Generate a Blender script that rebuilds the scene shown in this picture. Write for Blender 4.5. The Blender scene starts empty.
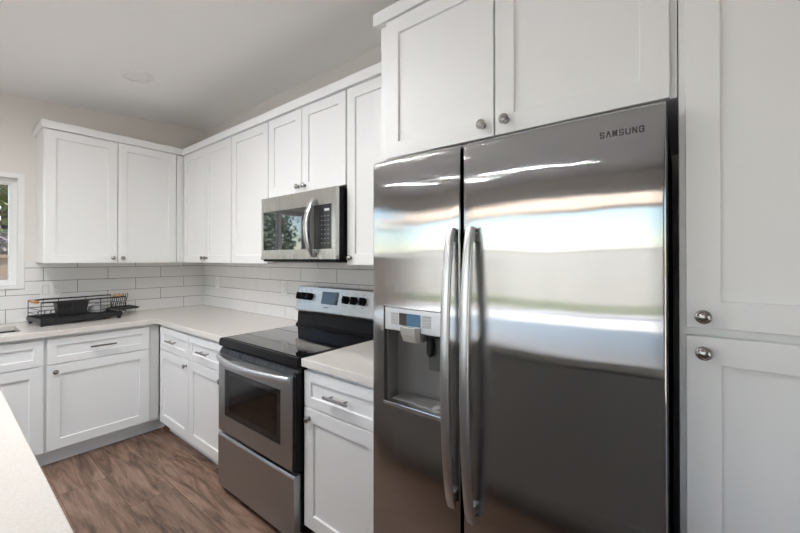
import bpy, bmesh, math, random
from mathutils import Vector, Matrix, Euler
random.seed(7)
SC = bpy.context.scene
COL = SC.collection
R = math.radians

# ------------------------------------------------------------------ camera
cam_d = bpy.data.cameras.new('camera')
cam = bpy.data.objects.new('camera', cam_d); COL.objects.link(cam)
cam_d.sensor_width = 36.0
cam_d.lens = 365.34 / 800 * 36
cam_d.shift_x = (400 - 396.65) / 800
cam_d.shift_y = (257.04 - 266.5) / 800
cam_d.clip_start = 0.02
_a, _b = R(51.6836), R(.2739)
_f = Vector((-math.cos(_a) * math.cos(_b), math.sin(_a) * math.cos(_b), math.sin(_b)))
cam.location = (0, 0, 1.39)
cam.rotation_euler = _f.to_track_quat('-Z', 'Y').to_euler()
SC.camera = cam

# ------------------------------------------------------------------ daylight, exposure
SC.view_settings.view_transform = 'Standard'
SC.view_settings.look = 'None'
SC.view_settings.gamma = 1
SC.view_settings.use_curve_mapping = False
SC.view_settings.exposure = 2.5
LAMP_W = 18.0                      # base power of the added fill lights out of view
SC.cycles.diffuse_bounces = 8
SC.cycles.max_bounces = 14
SC.cycles.transparent_max_bounces = 16
world = bpy.data.worlds.new('sky'); SC.world = world
world.use_nodes = True
wn = world.node_tree
wn.nodes.clear()
sky = wn.nodes.new('ShaderNodeTexSky')
sky.sky_type = 'NISHITA'
sky.sun_disc = False
sky.sun_elevation = R(48)
sky.sun_rotation = R(20)
sky.air_density = 1.0; sky.dust_density = .6; sky.ozone_density = 1.0
bg = wn.nodes.new('ShaderNodeBackground'); bg.inputs['Strength'].default_value = 0.095
wo = wn.nodes.new('ShaderNodeOutputWorld')
wn.links.new(sky.outputs[0], bg.inputs[0]); wn.links.new(bg.outputs[0], wo.inputs[0])
sun_d = bpy.data.lights.new('sun', 'SUN'); sun_d.energy = 3.1; sun_d.angle = R(.6); sun_d.color = (1, .95, .87)
sun = bpy.data.objects.new('sun', sun_d); COL.objects.link(sun)
sun.rotation_euler = (-Vector((.30, .80, .95))).to_track_quat('-Z', 'Y').to_euler()

def portal(loc, direction, w, h):
    d = bpy.data.lights.new('window_daylight', 'AREA'); d.shape = 'RECTANGLE'; d.size = w; d.size_y = h
    d.cycles.is_portal = True
    o = bpy.data.objects.new('window_daylight', d); COL.objects.link(o)
    o.location = loc; o.rotation_euler = Vector(direction).to_track_quat('-Z', 'Y').to_euler()

# ------------------------------------------------------------------ sizes (metres; camera stands at x=0, y=0)
XW, YW = -3.93, 1.739           # window wall, cabinet wall
YBK, XR = -2.60, 3.0            # patio door wall, far right wall
CZ = .914                       # worktop height
YB, XB = 1.104, -3.306          # base fronts
YU, XU = 1.409, -3.593          # wall cabinet fronts
ZU0, ZU1 = 1.357, 2.326         # wall cabinet doors bottom / top
def ceil_z(y): return 2.733 + .088 * (y - YW)
portal((-3.95, -.01, 1.58), (1, 0, 0), .84, .80)
portal((-3.95, -1.60, 1.20), (1, 0, 0), 1.6, 1.90)
portal((3.02, .175, 1.05), (-1, 0, 0), 2.35, 2.08)
portal((-2.05, -2.62, 1.04), (0, 1, 0), 2.9, 2.16)
portal((.15, -2.62, 1.08), (0, 1, 0), 1.3, 2.16)

# ------------------------------------------------------------------ materials
def mat(name, color=(.8, .8, .8), rough=.5, metal=0., **kw):
    m = bpy.data.materials.new(name); m.use_nodes = True
    b = m.node_tree.nodes['Principled BSDF']
    b.inputs['Base Color'].default_value = (*color, 1)
    b.inputs['Roughness'].default_value = rough
    b.inputs['Metallic'].default_value = metal
    for k, v in kw.items():
        b.inputs[k].default_value = v
    return m
def nd(m, t, **kw):
    n = m.node_tree.nodes.new(t)
    for k, v in kw.items(): setattr(n, k, v)
    return n
def ln(m, a, b): m.node_tree.links.new(a, b)
def bsdf(m): return m.node_tree.nodes['Principled BSDF']
def ramp(m, fac, stops):
    r = nd(m, 'ShaderNodeValToRGB')
    e = r.color_ramp.elements
    while len(e) > 1: e.remove(e[-1])
    e[0].position = stops[0][0]; e[0].color = (*stops[0][1], 1)
    for p, c in stops[1:]:
        q = e.new(p); q.color = (*c, 1)
    ln(m, fac, r.inputs[0]); return r.outputs[0]
def noise(m, scale, vec=None, detail=4, rough=.5):
    n = nd(m, 'ShaderNodeTexNoise'); n.inputs['Scale'].default_value = scale
    n.inputs['Detail'].default_value = detail; n.inputs['Roughness'].default_value = rough
    if vec is not None: ln(m, vec, n.inputs['Vector'])
    return n.outputs['Fac']
def mapped(m, scale=(1, 1, 1), rot=(0, 0, 0)):
    g = nd(m, 'ShaderNodeNewGeometry'); mp = nd(m, 'ShaderNodeMapping')
    mp.inputs['Scale'].default_value = scale; mp.inputs['Rotation'].default_value = rot
    ln(m, g.outputs['Position'], mp.inputs[0]); return mp.outputs[0]
def bump(m, h, strength, dist=.002):
    b = nd(m, 'ShaderNodeBump'); b.inputs['Strength'].default_value = strength; b.inputs['Distance'].default_value = dist
    ln(m, h, b.inputs['Height']); ln(m, b.outputs[0], bsdf(m).inputs['Normal'])

M = {}
M['white'] = mat('white_cabinet_paint', (.80, .80, .795), .38)
M['trim'] = mat('white_trim_paint', (.82, .82, .81), .4)
M['wall'] = mat('warm_wall_paint', (.75, .72, .68), .8)
bump(M['wall'], noise(M['wall'], 90), .12)
M['ceil'] = mat('ceiling_paint', (.88, .875, .86), .9)
bump(M['ceil'], noise(M['ceil'], 60), .15)
M['tile'] = mat('glazed_tile', (.79, .775, .765), .13)
M['grout'] = mat('dark_grout', (.10, .095, .09), .9)
M['plastic'] = mat('white_plastic', (.80, .79, .77), .35)
M['dark_hole'] = mat('dark_slot', (.03, .03, .03), .6)
m = M['quartz'] = mat('pale_quartz', (.62, .59, .55), .16)
v = mapped(m)
mx = ramp(m, noise(m, 260, v, 2), [(.34, (.655, .61, .56)), (.45, (.69, .65, .605)), (.62, (.70, .66, .615)), (.72, (.75, .72, .685))])
ln(m, mx, bsdf(m).inputs['Base Color'])

m = M['floor'] = mat('brown_wood_plank', (.2, .12, .08), .42)
v = mapped(m)
br = nd(m, 'ShaderNodeTexBrick', offset=.37, squash=1)
br.inputs['Scale'].default_value = 1; br.inputs['Brick Width'].default_value = 1.22; br.inputs['Row Height'].default_value = .228
br.inputs['Mortar Size'].default_value = .0012; br.inputs['Mortar Smooth'].default_value = .1
br.inputs['Color1'].default_value = (.0, .0, .0, 1); br.inputs['Color2'].default_value = (1, 1, 1, 1); br.inputs['Mortar'].default_value = (.5, .5, .5, 1)
ln(m, v, br.inputs['Vector'])
va = nd(m, 'ShaderNodeVectorMath', operation='SCALE'); va.inputs['Scale'].default_value = 7.3
ln(m, br.outputs['Color'], va.inputs[0])
mp = nd(m, 'ShaderNodeMapping'); mp.inputs['Scale'].default_value = (1.9, 15, 1); ln(m, v, mp.inputs[0])
vs = nd(m, 'ShaderNodeVectorMath', operation='ADD'); ln(m, mp.outputs[0], vs.inputs[0]); ln(m, va.outputs[0], vs.inputs[1])
g1n = nd(m, 'ShaderNodeTexNoise'); g1n.inputs['Scale'].default_value = 1.2; g1n.inputs['Detail'].default_value = 9; g1n.inputs['Roughness'].default_value = .66; g1n.inputs['Distortion'].default_value = .9
ln(m, vs.outputs[0], g1n.inputs['Vector']); g1 = g1n.outputs['Fac']
mpf = nd(m, 'ShaderNodeMapping'); mpf.inputs['Scale'].default_value = (7, 130, 1); ln(m, v, mpf.inputs[0])
g2 = noise(m, 1.0, mpf.outputs[0], 5, .65)
wood = ramp(m, g1, [(.33, (.085, .052, .037)), (.44, (.19, .12, .085)), (.53, (.29, .185, .135)), (.68, (.38, .26, .195))])
fine = ramp(m, g2, [(.35, (.66, .64, .62)), (.6, (1, 1, 1))])
mu = nd(m, 'ShaderNodeMix', data_type='RGBA', blend_type='MULTIPLY'); mu.inputs[0].default_value = .8
ln(m, wood, mu.inputs[6]); ln(m, fine, mu.inputs[7])
tone = ramp(m, br.outputs['Color'], [(0, (.84, .82, .80)), (1, (1.12, 1.10, 1.08))])
mu2 = nd(m, 'ShaderNodeMix', data_type='RGBA', blend_type='MULTIPLY'); mu2.inputs[0].default_value = 1
ln(m, mu.outputs[2], mu2.inputs[6]); ln(m, tone, mu2.inputs[7])
mu3 = nd(m, 'ShaderNodeMix', data_type='RGBA'); ln(m, br.outputs['Fac'], mu3.inputs[0])
ln(m, mu2.outputs[2], mu3.inputs[6]); mu3.inputs[7].default_value = (.05, .03, .02, 1)
ln(m, mu3.outputs[2], bsdf(m).inputs['Base Color'])
bump(m, g2, .12)

def steel(name, color, rough, aniso, axis='Z', wav=0., grain=0.):
    m = mat(name, color, rough, 1.0)
    b = bsdf(m); b.inputs['Anisotropic'].default_value = aniso
    t = nd(m, 'ShaderNodeTangent', direction_type='RADIAL', axis=axis)
    ln(m, t.outputs[0], b.inputs['Tangent'])
    if grain:
        n = noise(m, 1.0, mapped(m, (900, 900, 6)), 3)
        mr = nd(m, 'ShaderNodeMapRange'); mr.inputs['To Min'].default_value = rough * (1 - grain); mr.inputs['To Max'].default_value = rough * (1 + grain)
        ln(m, n, mr.inputs[0]); ln(m, mr.outputs[0], b.inputs['Roughness'])
    if wav:
        bump(m, noise(m, 1.0, mapped(m, (2.2, 2.2, 9)), 2), wav, .01)
    return m
m = M['fridge'] = mat('brushed_fridge_steel', (.435, .44, .445), .045, 1.0)
# fine vertical brush marks: every scratch tilts the surface a little sideways, never up or down
wnz = nd(m, 'ShaderNodeTexWhiteNoise', noise_dimensions='3D'); ln(m, mapped(m, (9000, 9000, 9000)), wnz.inputs['Vector'])
wn2 = nd(m, 'ShaderNodeTexWhiteNoise', noise_dimensions='3D'); ln(m, mapped(m, (7000, 7000, 5000)), wn2.inputs['Vector'])
sm_ = nd(m, 'ShaderNodeMath', operation='ADD'); ln(m, wnz.outputs['Value'], sm_.inputs[0]); ln(m, wn2.outputs['Value'], sm_.inputs[1])
grn = noise(m, 1.0, mapped(m, (700, 700, 5)), 2)
sg = nd(m, 'ShaderNodeMath', operation='MULTIPLY_ADD'); ln(m, grn, sg.inputs[0]); sg.inputs[1].default_value = 1.2; ln(m, sm_.outputs[0], sg.inputs[2])
tx = nd(m, 'ShaderNodeMapRange', clamp=False); tx.inputs['From Min'].default_value = .6; tx.inputs['From Max'].default_value = 2.6
tx.inputs['To Min'].default_value = -.15; tx.inputs['To Max'].default_value = .15; ln(m, sg.outputs[0], tx.inputs[0])
wv = noise(m, 1.0, mapped(m, (2.4, 2.4, 5)), 2)
tz = nd(m, 'ShaderNodeMapRange', clamp=False); tz.inputs['To Min'].default_value = -.013; tz.inputs['To Max'].default_value = .013; ln(m, wv, tz.inputs[0])
cx_ = nd(m, 'ShaderNodeCombineXYZ'); ln(m, tx.outputs[0], cx_.inputs[0]); ln(m, tz.outputs[0], cx_.inputs[2])
ge = nd(m, 'ShaderNodeNewGeometry'); ad = nd(m, 'ShaderNodeVectorMath', operation='ADD'); ln(m, ge.outputs['Normal'], ad.inputs[0]); ln(m, cx_.outputs[0], ad.inputs[1])
nm = nd(m, 'ShaderNodeVectorMath', operation='NORMALIZE'); ln(m, ad.outputs[0], nm.inputs[0]); ln(m, nm.outputs[0], bsdf(m).inputs['Normal'])
M['steel'] = steel('brushed_range_steel', (.52, .545, .57), .36, .75, 'Z', 0, .2)
M['mw_steel'] = steel('microwave_steel', (.60, .59, .575), .27, .8, 'Z', 0, .2)
M['bar'] = mat('satin_steel_bar', (.58, .58, .58), .30, 1.0)
M['chrome'] = mat('bright_steel', (.75, .75, .75), .14, 1.0)
M['nickel'] = mat('satin_nickel', (.40, .38, .365), .22, 1.0)
M['silver'] = mat('silver_plastic', (.60, .61, .62), .28, .75)
M['black'] = mat('black_enamel', (.008, .008, .009), .18, 0, **{'Specular IOR Level': .15})
M['black_matte'] = mat('black_matte', (.016, .016, .017), .55)
M['case'] = mat('dark_appliance_side', (.035, .034, .034), .5)
M['cooktop'] = mat('black_ceramic_glass', (.010, .010, .011), .045, 0, **{'Coat Weight': 1.0, 'Coat Roughness': .03})
M['glass_black'] = mat('smoked_black_glass', (.010, .010, .011), .05)
M['panel'] = mat('dark_control_panel', (.022, .022, .024), .18)
M['print'] = mat('pale_print', (.55, .55, .56), .5)
M['dimprint'] = mat('grey_print', (.20, .20, .21), .5)
M['ink'] = mat('dark_grey_lettering', (.045, .043, .042), .45)
M['rubber'] = mat('black_rubber', (.02, .02, .02), .7)
M['wire'] = mat('black_coated_wire', (.014, .014, .015), .42)
M['tray'] = mat('black_plastic_tray', (.014, .014, .015), .38)
M['wood'] = mat('pale_wood_grip', (.58, .30, .12), .5)
ln(M['wood'], ramp(M['wood'], noise(M['wood'], 30, mapped(M['wood'], (1, 8, 8))), [(.3, (.46, .22, .08)), (.7, (.66, .36, .16))]), bsdf(M['wood']).inputs['Base Color'])
M['bowl'] = mat('grey_glaze', (.32, .32, .33), .2)
M['recess'] = mat('grey_dispenser_plastic', (.25, .235, .225), .3, .2)
M['island'] = mat('taupe_paint', (.40, .38, .36), .45)
M['chute'] = mat('pale_metal_chute', (.68, .66, .64), .25, .5)
M['button'] = mat('light_grey_keys', (.42, .42, .42), .45)
m = M['screen'] = mat('blue_lcd', (.02, .05, .09), .15)
bsdf(m).inputs['Emission Color'].default_value = (.06, .17, .30, 1); bsdf(m).inputs['Emission Strength'].default_value = .075
M['screen_dark'] = mat('dark_lcd', (.03, .022, .02), .12)
m = M['lamp'] = mat('lamp_diffuser', (.82, .82, .82), .5)
m = bpy.data.materials.new('clear_pane'); M['pane'] = m; m.use_nodes = True
nt = m.node_tree; nt.nodes.clear()
o_ = nd(m, 'ShaderNodeOutputMaterial'); mi = nd(m, 'ShaderNodeMixShader'); tr = nd(m, 'ShaderNodeBsdfTransparent'); gl = nd(m, 'ShaderNodeBsdfGlossy')
gl.inputs['Roughness'].default_value = .01; fr = nd(m, 'ShaderNodeFresnel'); fr.inputs[0].default_value = 1.35
ln(m, fr.outputs[0], mi.inputs[0]); ln(m, tr.outputs[0], mi.inputs[1]); ln(m, gl.outputs[0], mi.inputs[2]); ln(m, mi.outputs[0], o_.inputs[0])
# outdoors
def outdoor(name, c1, c2, scale):
    m = mat(name, c1, .9); ln(m, ramp(m, noise(m, scale, mapped(m), 5), [(.3, c1), (.7, c2)]), bsdf(m).inputs['Base Color']); return m
M['yard'] = outdoor('pale_gravel', (.44, .39, .33), (.56, .51, .45), 3)
M['slab'] = outdoor('pale_concrete', (.66, .64, .61), (.74, .72, .69), 2)
M['grass'] = outdoor('lawn_green', (.13, .15, .09), (.20, .22, .14), 6)
M['stucco'] = outdoor('pale_stucco', (.66, .62, .57), (.72, .68, .62), 4)
M['leaf'] = outdoor('tree_leaf', (.05, .075, .022), (.20, .20, .07), 9)
M['leaf2'] = outdoor('dark_leaf', (.07, .10, .07), (.20, .25, .17), 7)
M['petal'] = outdoor('mauve_petal', (.05, .035, .05), (.10, .075, .095), 15)
M['greywall'] = outdoor('grey_stucco', (.36, .35, .33), (.43, .41, .38), 3)
M['peach'] = outdoor('peach_stucco', (.78, .62, .48), (.84, .68, .54), 4)
M['bark'] = outdoor('bark', (.10, .07, .05), (.18, .13, .09), 12)
m = M['block'] = mat('tan_block', (.42, .29, .19), .9)
bt = nd(m, 'ShaderNodeTexBrick'); bt.inputs['Scale'].default_value = 1; bt.inputs['Brick Width'].default_value = .4; bt.inputs['Row Height'].default_value = .2
bt.inputs['Mortar Size'].default_value = .008
bt.inputs['Color1'].default_value = (.12, .088, .066, 1); bt.inputs['Color2'].default_value = (.10, .072, .054, 1); bt.inputs['Mortar'].default_value = (.08, .06, .048, 1)
ln(m, mapped(m, (1, 1, 1), (R(90), 0, R(90))), bt.inputs['Vector']); ln(m, bt.outputs['Color'], bsdf(m).inputs['Base Color'])

# ------------------------------------------------------------------ mesh helpers
class MB:
    def __init__(s): s.v = []; s.f = []
    def add(s, vs, fs):
        n = len(s.v); s.v += [tuple(p) for p in vs]; s.f += [tuple(i + n for i in f) for f in fs]; return s
    def box(s, x0, x1, y0, y1, z0, z1):
        x0, x1 = sorted((x0, x1)); y0, y1 = sorted((y0, y1)); z0, z1 = sorted((z0, z1))
        return s.add([(x0, y0, z0), (x1, y0, z0), (x1, y1, z0), (x0, y1, z0), (x0, y0, z1), (x1, y0, z1), (x1, y1, z1), (x0, y1, z1)],
                     [(0, 3, 2, 1), (4, 5, 6, 7), (0, 1, 5, 4), (1, 2, 6, 5), (2, 3, 7, 6), (3, 0, 4, 7)])
    def loft(s, rings, cap=True, close=True):
        n = len(rings[0]); vs = [p for r in rings for p in r]; fs = []
        for i in range(len(rings) - 1):
            for j in range(n if close else n - 1):
                k = (j + 1) % n
                fs.append((i * n + j, i * n + k, (i + 1) * n + k, (i + 1) * n + j))
        if cap: fs += [tuple(range(n))[::-1], tuple(range((len(rings) - 1) * n, len(rings) * n))]
        return s.add(vs, fs)
    def lathe(s, origin, axis, prof, n=20):
        q = Vector(axis).normalized(); a = q.orthogonal().normalized(); b = q.cross(a); o = Vector(origin)
        rings = [[o + q * h + (a * math.cos(2 * math.pi * k / n) + b * math.sin(2 * math.pi * k / n)) * max(r, 1e-4) for k in range(n)] for r, h in prof]
        return s.loft(rings)
    def tube(s, pts, r, n=8, rx=None):
        pts = [Vector(p) for p in pts]; rings = []; prev = None
        for i, p in enumerate(pts):
            d = (pts[min(i + 1, len(pts) - 1)] - pts[max(i - 1, 0)]).normalized()
            a = d.orthogonal().normalized() if prev is None else (prev - d * prev.dot(d)).normalized()
            prev = a; b = d.cross(a)
            rings.append([p + (a * math.cos(2 * math.pi * k / n) + b * math.sin(2 * math.pi * k / n)) * r for k in range(n)])
        return s.loft(rings)
    def strap(s, pts, up, w, t, n=12):
        """bar of elliptical section: w across 'up' direction, t thick"""
        pts = [Vector(p) for p in pts]; up = Vector(up).normalized(); rings = []
        for i, p in enumerate(pts):
            d = (pts[min(i + 1, len(pts) - 1)] - pts[max(i - 1, 0)]).normalized()
            a = (up - d * up.dot(d)).normalized(); b = d.cross(a)
            ring = []
            for k in range(n):
                c, q = math.cos(2 * math.pi * k / n), math.sin(2 * math.pi * k / n)
                ring.append(p + a * (w / 2) * math.copysign(abs(c) ** .7, c) + b * (t / 2) * math.copysign(abs(q) ** .7, q))
            rings.append(ring)
        return s.loft(rings)
    def move(s, fn): s.v = [tuple(fn(Vector(p))) for p in s.v]; return s
    def build(s, name, material, parent=None, bevel=0, smooth=False, kind=None, local=False, seg=2):
        off = Vector((0, 0, 0)); p = parent
        if not local:
            while p is not None: off += p.location; p = p.parent
        me = bpy.data.meshes.new(name)
        me.from_pydata([tuple(Vector(q) - off) for q in s.v], [], s.f)
        bm = bmesh.new(); bm.from_mesh(me); bmesh.ops.recalc_face_normals(bm, faces=bm.faces); bm.to_mesh(me); bm.free()
        me.materials.append(material)
        if smooth:
            me.shade_smooth(); me.set_sharp_from_angle(angle=R(40))
        o = bpy.data.objects.new(name, me); COL.objects.link(o)
        if parent is not None: o.parent = parent
        if bevel:
            b = o.modifiers.new('bevel', 'BEVEL'); b.width = bevel; b.segments = seg; b.limit_method = 'ANGLE'; b.angle_limit = R(40)
        if kind: o['kind'] = kind
        return o
def tag(o, label, cat, group=None):
    o['label'] = label; o['category'] = cat
    if group: o['group'] = group
    return o
def thing(name, loc, label, cat, group=None):
    o = bpy.data.objects.new(name, None); COL.objects.link(o); o.location = loc; o.empty_display_size = .1
    return tag(o, label, cat, group)

# oriented frames: u along the run, d out of the front, z up
class Front:
    def __init__(s, kind, face): s.k = kind; s.face = face
    def p(s, u, d, z): return (u, s.face - d, z) if s.k == 'right' else (s.face + d, u, z)
    def box(s, mb, u0, u1, d0, d1, z0, z1):
        a = s.p(u0, d0, z0); b = s.p(u1, d1, z1); return mb.box(a[0], b[0], a[1], b[1], a[2], b[2])
    def out(s): return (0, -1, 0) if s.k == 'right' else (1, 0, 0)
FR = lambda face: Front('right', face)
FL = lambda face: Front('left', face)

def shaker(fr, name, parent, u0, u1, z0, z1, rail=.060, thick=.02, m=None, rec=.0095):
    """five-piece door or drawer front whose outer face is at d=0"""
    def ring(i, d, j=None):
        return [fr.p(u0 + i, d, z0 + i), fr.p(u1 - i, d, z0 + i), fr.p(u1 - i, d, z1 - i), fr.p(u0 + i, d, z1 - i)]
    mb = MB()
    mb.loft([ring(0, -thick), ring(0, -.0015), ring(.0015, 0), ring(rail - .001, 0), ring(rail, -.001), ring(rail + .0008, -rec), ring(rail + .002, -rec)])
    return mb.build(name, m or M['white'], parent)
def knob(fr, parent, u, z, r=.0155):
    mb = MB(); s = r / .0155
    mb.lathe(fr.p(u, 0, z), fr.out(), [(.011 * s, 0), (.0105 * s, .002), (.006 * s, .004), (.0055 * s, .012), (.010 * s, .0145), (.0150 * s, .018), (.0158 * s, .0205), (.0150 * s, .0232), (.0122 * s, .0245), (.0112 * s, .0240), (.0085 * s, .0262), (.0045 * s, .0275), (0, .0278)], 24)
    return mb.build('knob', M['nickel'], parent, smooth=True)
def pull(fr, parent, u, z, L=.15):
    o = MB()
    h = L / 2; q = .030
    o.tube([fr.p(u - h, q, z), fr.p(u + h, q, z)], .0065, 12)
    for sgn in (-1, 1):
        o.tube([fr.p(u + sgn * h * .62, 0, z), fr.p(u + sgn * h * .62, q, z)], .0048, 10)
    return o.build('bar_pull', M['nickel'], parent, smooth=True)

# ------------------------------------------------------------------ setting
s = MB().box(XW - .2, XR + .2, YBK - .2, YW + .2, -.12, 0).build('floor', M['floor'], kind='structure')
c = MB()
y0, y1 = YBK - .25, YW + .25
c.add([(XW - .25, y0, ceil_z(y0)), (XR + .25, y0, ceil_z(y0)), (XR + .25, y1, ceil_z(y1)), (XW - .25, y1, ceil_z(y1)),
       (XW - .25, y0, ceil_z(y0) + .2), (XR + .25, y0, ceil_z(y0) + .2), (XR + .25, y1, ceil_z(y1) + .2), (XW - .25, y1, ceil_z(y1) + .2)],
      [(0, 3, 2, 1), (4, 5, 6, 7), (0, 1, 5, 4), (1, 2, 6, 5), (2, 3, 7, 6), (3, 0, 4, 7)])
c.build('ceiling', M['ceil'], kind='structure')
WT = 2.76
wr = MB().box(XW - .2, XR + .2, YW, YW + .2, 0, WT + .05).build('wall_right', M['wall'], kind='structure')
wf_ = MB().box(XR, XR + .2, YBK - .2, -1.0, 0, WT); wf_.box(XR, XR + .2, 1.35, YW, 0, WT); wf_.box(XR, XR + .2, -1.0, 1.35, 2.08, WT)
wf_.build('wall_far_right', M['wall'], kind='structure')
d = bpy.data.objects.new('door_3', None); COL.objects.link(d); d.location = (XR, .175, 0); d['kind'] = 'structure'  # unseen glass door, added to light the cabinets on the window wall
f = MB()
for y in (-1.0, 1.29): f.box(XR + .04, XR + .14, y, y + .06, 0, 2.08)
f.box(XR + .04, XR + .14, .13, .22, .05, 2.02); f.box(XR + .04, XR + .14, -.94, 1.29, 2.02, 2.08); f.box(XR + .04, XR + .14, -.94, 1.29, 0, .05)
f.build('door_frame', M['trim'], d, bevel=.003)
for p, q in ((-.94, .13), (.22, 1.29)): MB().box(XR + .088, XR + .094, p, q, .05, 2.02).build('pane', M['pane'], d)
WY0, WY1, WZ0, WZ1 = -.44, .400, 1.176, 2.005       # kitchen window opening
wl = MB()
wl.box(XW - .2, XW, WY1, YW, 0, WT)
BY0, BY1, BZ0, BZ1 = -2.40, -.80, .25, 2.15       # unseen dining window, added to bring light from the left
wl.box(XW - .2, XW, YBK - .2, BY0, 0, WT); wl.box(XW - .2, XW, BY1, WY0, 0, WT)
wl.box(XW - .2, XW, BY0, BY1, 0, BZ0); wl.box(XW - .2, XW, BY0, BY1, BZ1, WT)
wl.box(XW - .2, XW, WY0, WY1, 0, WZ0); wl.box(XW - .2, XW, WY0, WY1, WZ1, WT)
wl = wl.build('wall_left', M['wall'], kind='structure')
DH = 2.16
wb = MB()
wb.box(XW, -3.5, YBK - .2, YBK, 0, WT); wb.box(-.6, -.5, YBK - .2, YBK, 0, WT); wb.box(.8, XR, YBK - .2, YBK, 0, WT)
wb.box(-3.5, -.6, YBK - .2, YBK, DH, WT); wb.box(-.5, .8, YBK - .2, YBK, DH, WT)
wb.build('wall_back', M['wall'], kind='structure')

# kitchen window over the sink
w = bpy.data.objects.new('window_1', None); COL.objects.link(w); w.location = (XW, -.02, WZ0); w['kind'] = 'structure'
fx0, fx1 = XW - .13, XW - .07
f = MB()
f.box(fx0, fx1, WY1 - .052, WY1, WZ0, WZ1); f.box(fx0, fx1, WY0, WY0 + .052, WZ0, WZ1)
f.box(fx0, fx1, WY0 + .052, WY1 - .052, WZ0, WZ0 + .052); f.box(fx0, fx1, WY0 + .052, WY1 - .052, WZ1 - .052, WZ1)
f.box(fx0, fx1, -.045, .005, WZ0 + .052, WZ1 - .052)
f.build('window_frame', M['trim'], w, bevel=.003)
for a, b in ((WY0 + .05, -.043), (.003, WY1 - .05)):
    MB().box(XW - .103, XW - .098, a, b, WZ0 + .05, WZ1 - .05).build('pane', M['pane'], w)
# white returns and sill lining the opening
j = MB()
j.box(XW - .07, XW + .006, WY1 - .012, WY1 + .024, WZ0 - .012, WZ1 + .024)
j.box(XW - .07, XW + .006, WY0 - .024, WY0 + .012, WZ0 - .012, WZ1 + .024)
j.box(XW - .07, XW + .006, WY0 + .012, WY1 - .012, WZ1 - .012, WZ1 + .024)
j.box(XW - .07, XW + .018, WY0 + .012, WY1 - .012, WZ0 - .012, WZ0 + .012)
j.build('window_casing', M['trim'], w, bevel=.002)

# tall unseen window added behind the island for light from the left
w = bpy.data.objects.new('added_window_2', None); COL.objects.link(w); w.location = (XW, -1.6, BZ0); w['kind'] = 'structure'
f = MB()
f.box(fx0, fx1, BY1 - .05, BY1, BZ0, BZ1); f.box(fx0, fx1, BY0, BY0 + .05, BZ0, BZ1); f.box(fx0, fx1, -1.63, -1.57, BZ0 + .05, BZ1 - .05)
f.box(fx0, fx1, BY0 + .05, BY1 - .05, BZ0, BZ0 + .05); f.box(fx0, fx1, BY0 + .05, BY1 - .05, BZ1 - .05, BZ1)
f.build('window_frame', M['trim'], w, bevel=.003)
for a, b in ((BY0 + .05, -1.63), (-1.57, BY1 - .05)):
    MB().box(XW - .103, XW - .098, a, b, BZ0 + .05, BZ1 - .05).build('pane', M['pane'], w)
# sliding patio doors behind the camera
for n, (a, b) in enumerate(((-3.5, -.6), (-.5, .8))):
    d = bpy.data.objects.new('door_%d' % (n + 1), None); COL.objects.link(d); d.location = ((a + b) / 2, YBK, 0); d['kind'] = 'structure'
    mid = (a + b) / 2; f = MB()
    for x in (a, b - .06): f.box(x, x + .06, YBK - .14, YBK - .04, 0, DH)
    f.box(mid - .045, mid + .045, YBK - .14, YBK - .04, .05, DH - .06)
    f.box(a + .06, b - .06, YBK - .14, YBK - .04, DH - .06, DH); f.box(a + .06, b - .06, YBK - .14, YBK - .04, 0, .05)
    f.build('door_frame', M['trim'], d, bevel=.003)
    for p, q in ((a + .06, mid - .045), (mid + .045, b - .06)):
        MB().box(p, q, YBK - .095, YBK - .089, .05, DH - .06).build('pane', M['pane'], d)
    h = MB(); h.box(mid + .06, mid + .085, YBK - .04, YBK - .015, .95, 1.15); h.build('door_handle', M['black_matte'], d, bevel=.004)

# tiled backsplash, each tile bevelled, in one sheet per wall
def tiles(name, wall, axis, lo, hi, top, offs, skip=None):
    TH, TL, G = .1016, .4055, .0032
    t = MB(); g = MB()
    def put(mb, a, b, z0, z1, d0, d1, ch=0):
        def P(u, d, z): return (XW + d, u, z) if axis == 'y' else (u, YW - d, z)
        if not ch:
            A = P(a, d0, z0); B = P(b, d1, z1); mb.box(A[0], B[0], A[1], B[1], A[2], B[2]); return
        rg = lambda i, d: [P(a + i, d, z0 + i), P(b - i, d, z0 + i), P(b - i, d, z1 - i), P(a + i, d, z1 - i)]
        mb.loft([rg(0, d0), rg(0, d1 - ch), rg(ch, d1)])
    for row in range(5):
        z0 = CZ + row * TH + .001; z1 = min(z0 + TH - G, top)
        if z1 - z0 < .006: continue
        x = offs[row % 2]
        while x > lo: x -= TL
        while x < hi:
            a, b = max(x + G / 2, lo), min(x + TL - G / 2, hi)
            x += TL
            if b - a < .004: continue
            segs = [(a, b, z0, z1)]
            if skip:
                ns = []
                for (p, q, r0, r1) in segs:
                    sa, sb, sz = skip
                    if r1 <= sz or p >= sb or q <= sa: ns.append((p, q, r0, r1)); continue
                    if q > sb: ns.append((sb, q, r0, r1))
                    if r0 < sz - .01: ns.append((max(p, sa), min(q, sb), r0, sz))
                segs = ns
            for p, q, r0, r1 in segs: put(t, p, q, r0, r1, .0015, .0075, .0012)
    if skip:
        put(g, skip[1], hi, CZ, top, 0, .0048); put(g, lo, skip[1], CZ, skip[2], 0, .0048)
    else:
        put(g, lo, hi, CZ, top, 0, .0048)
    t.build('tile_backsplash', M['tile'], wall); g.build('grout', M['grout'], wall)
tiles('l', wl, 'y', -.55, YW - .001, 1.3645, (.731, .527), skip=(-.47, .425, 1.160))
tiles('r', wr, 'x', XW + .009, -.945, 1.3645, (-3.311, -3.521))

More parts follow.
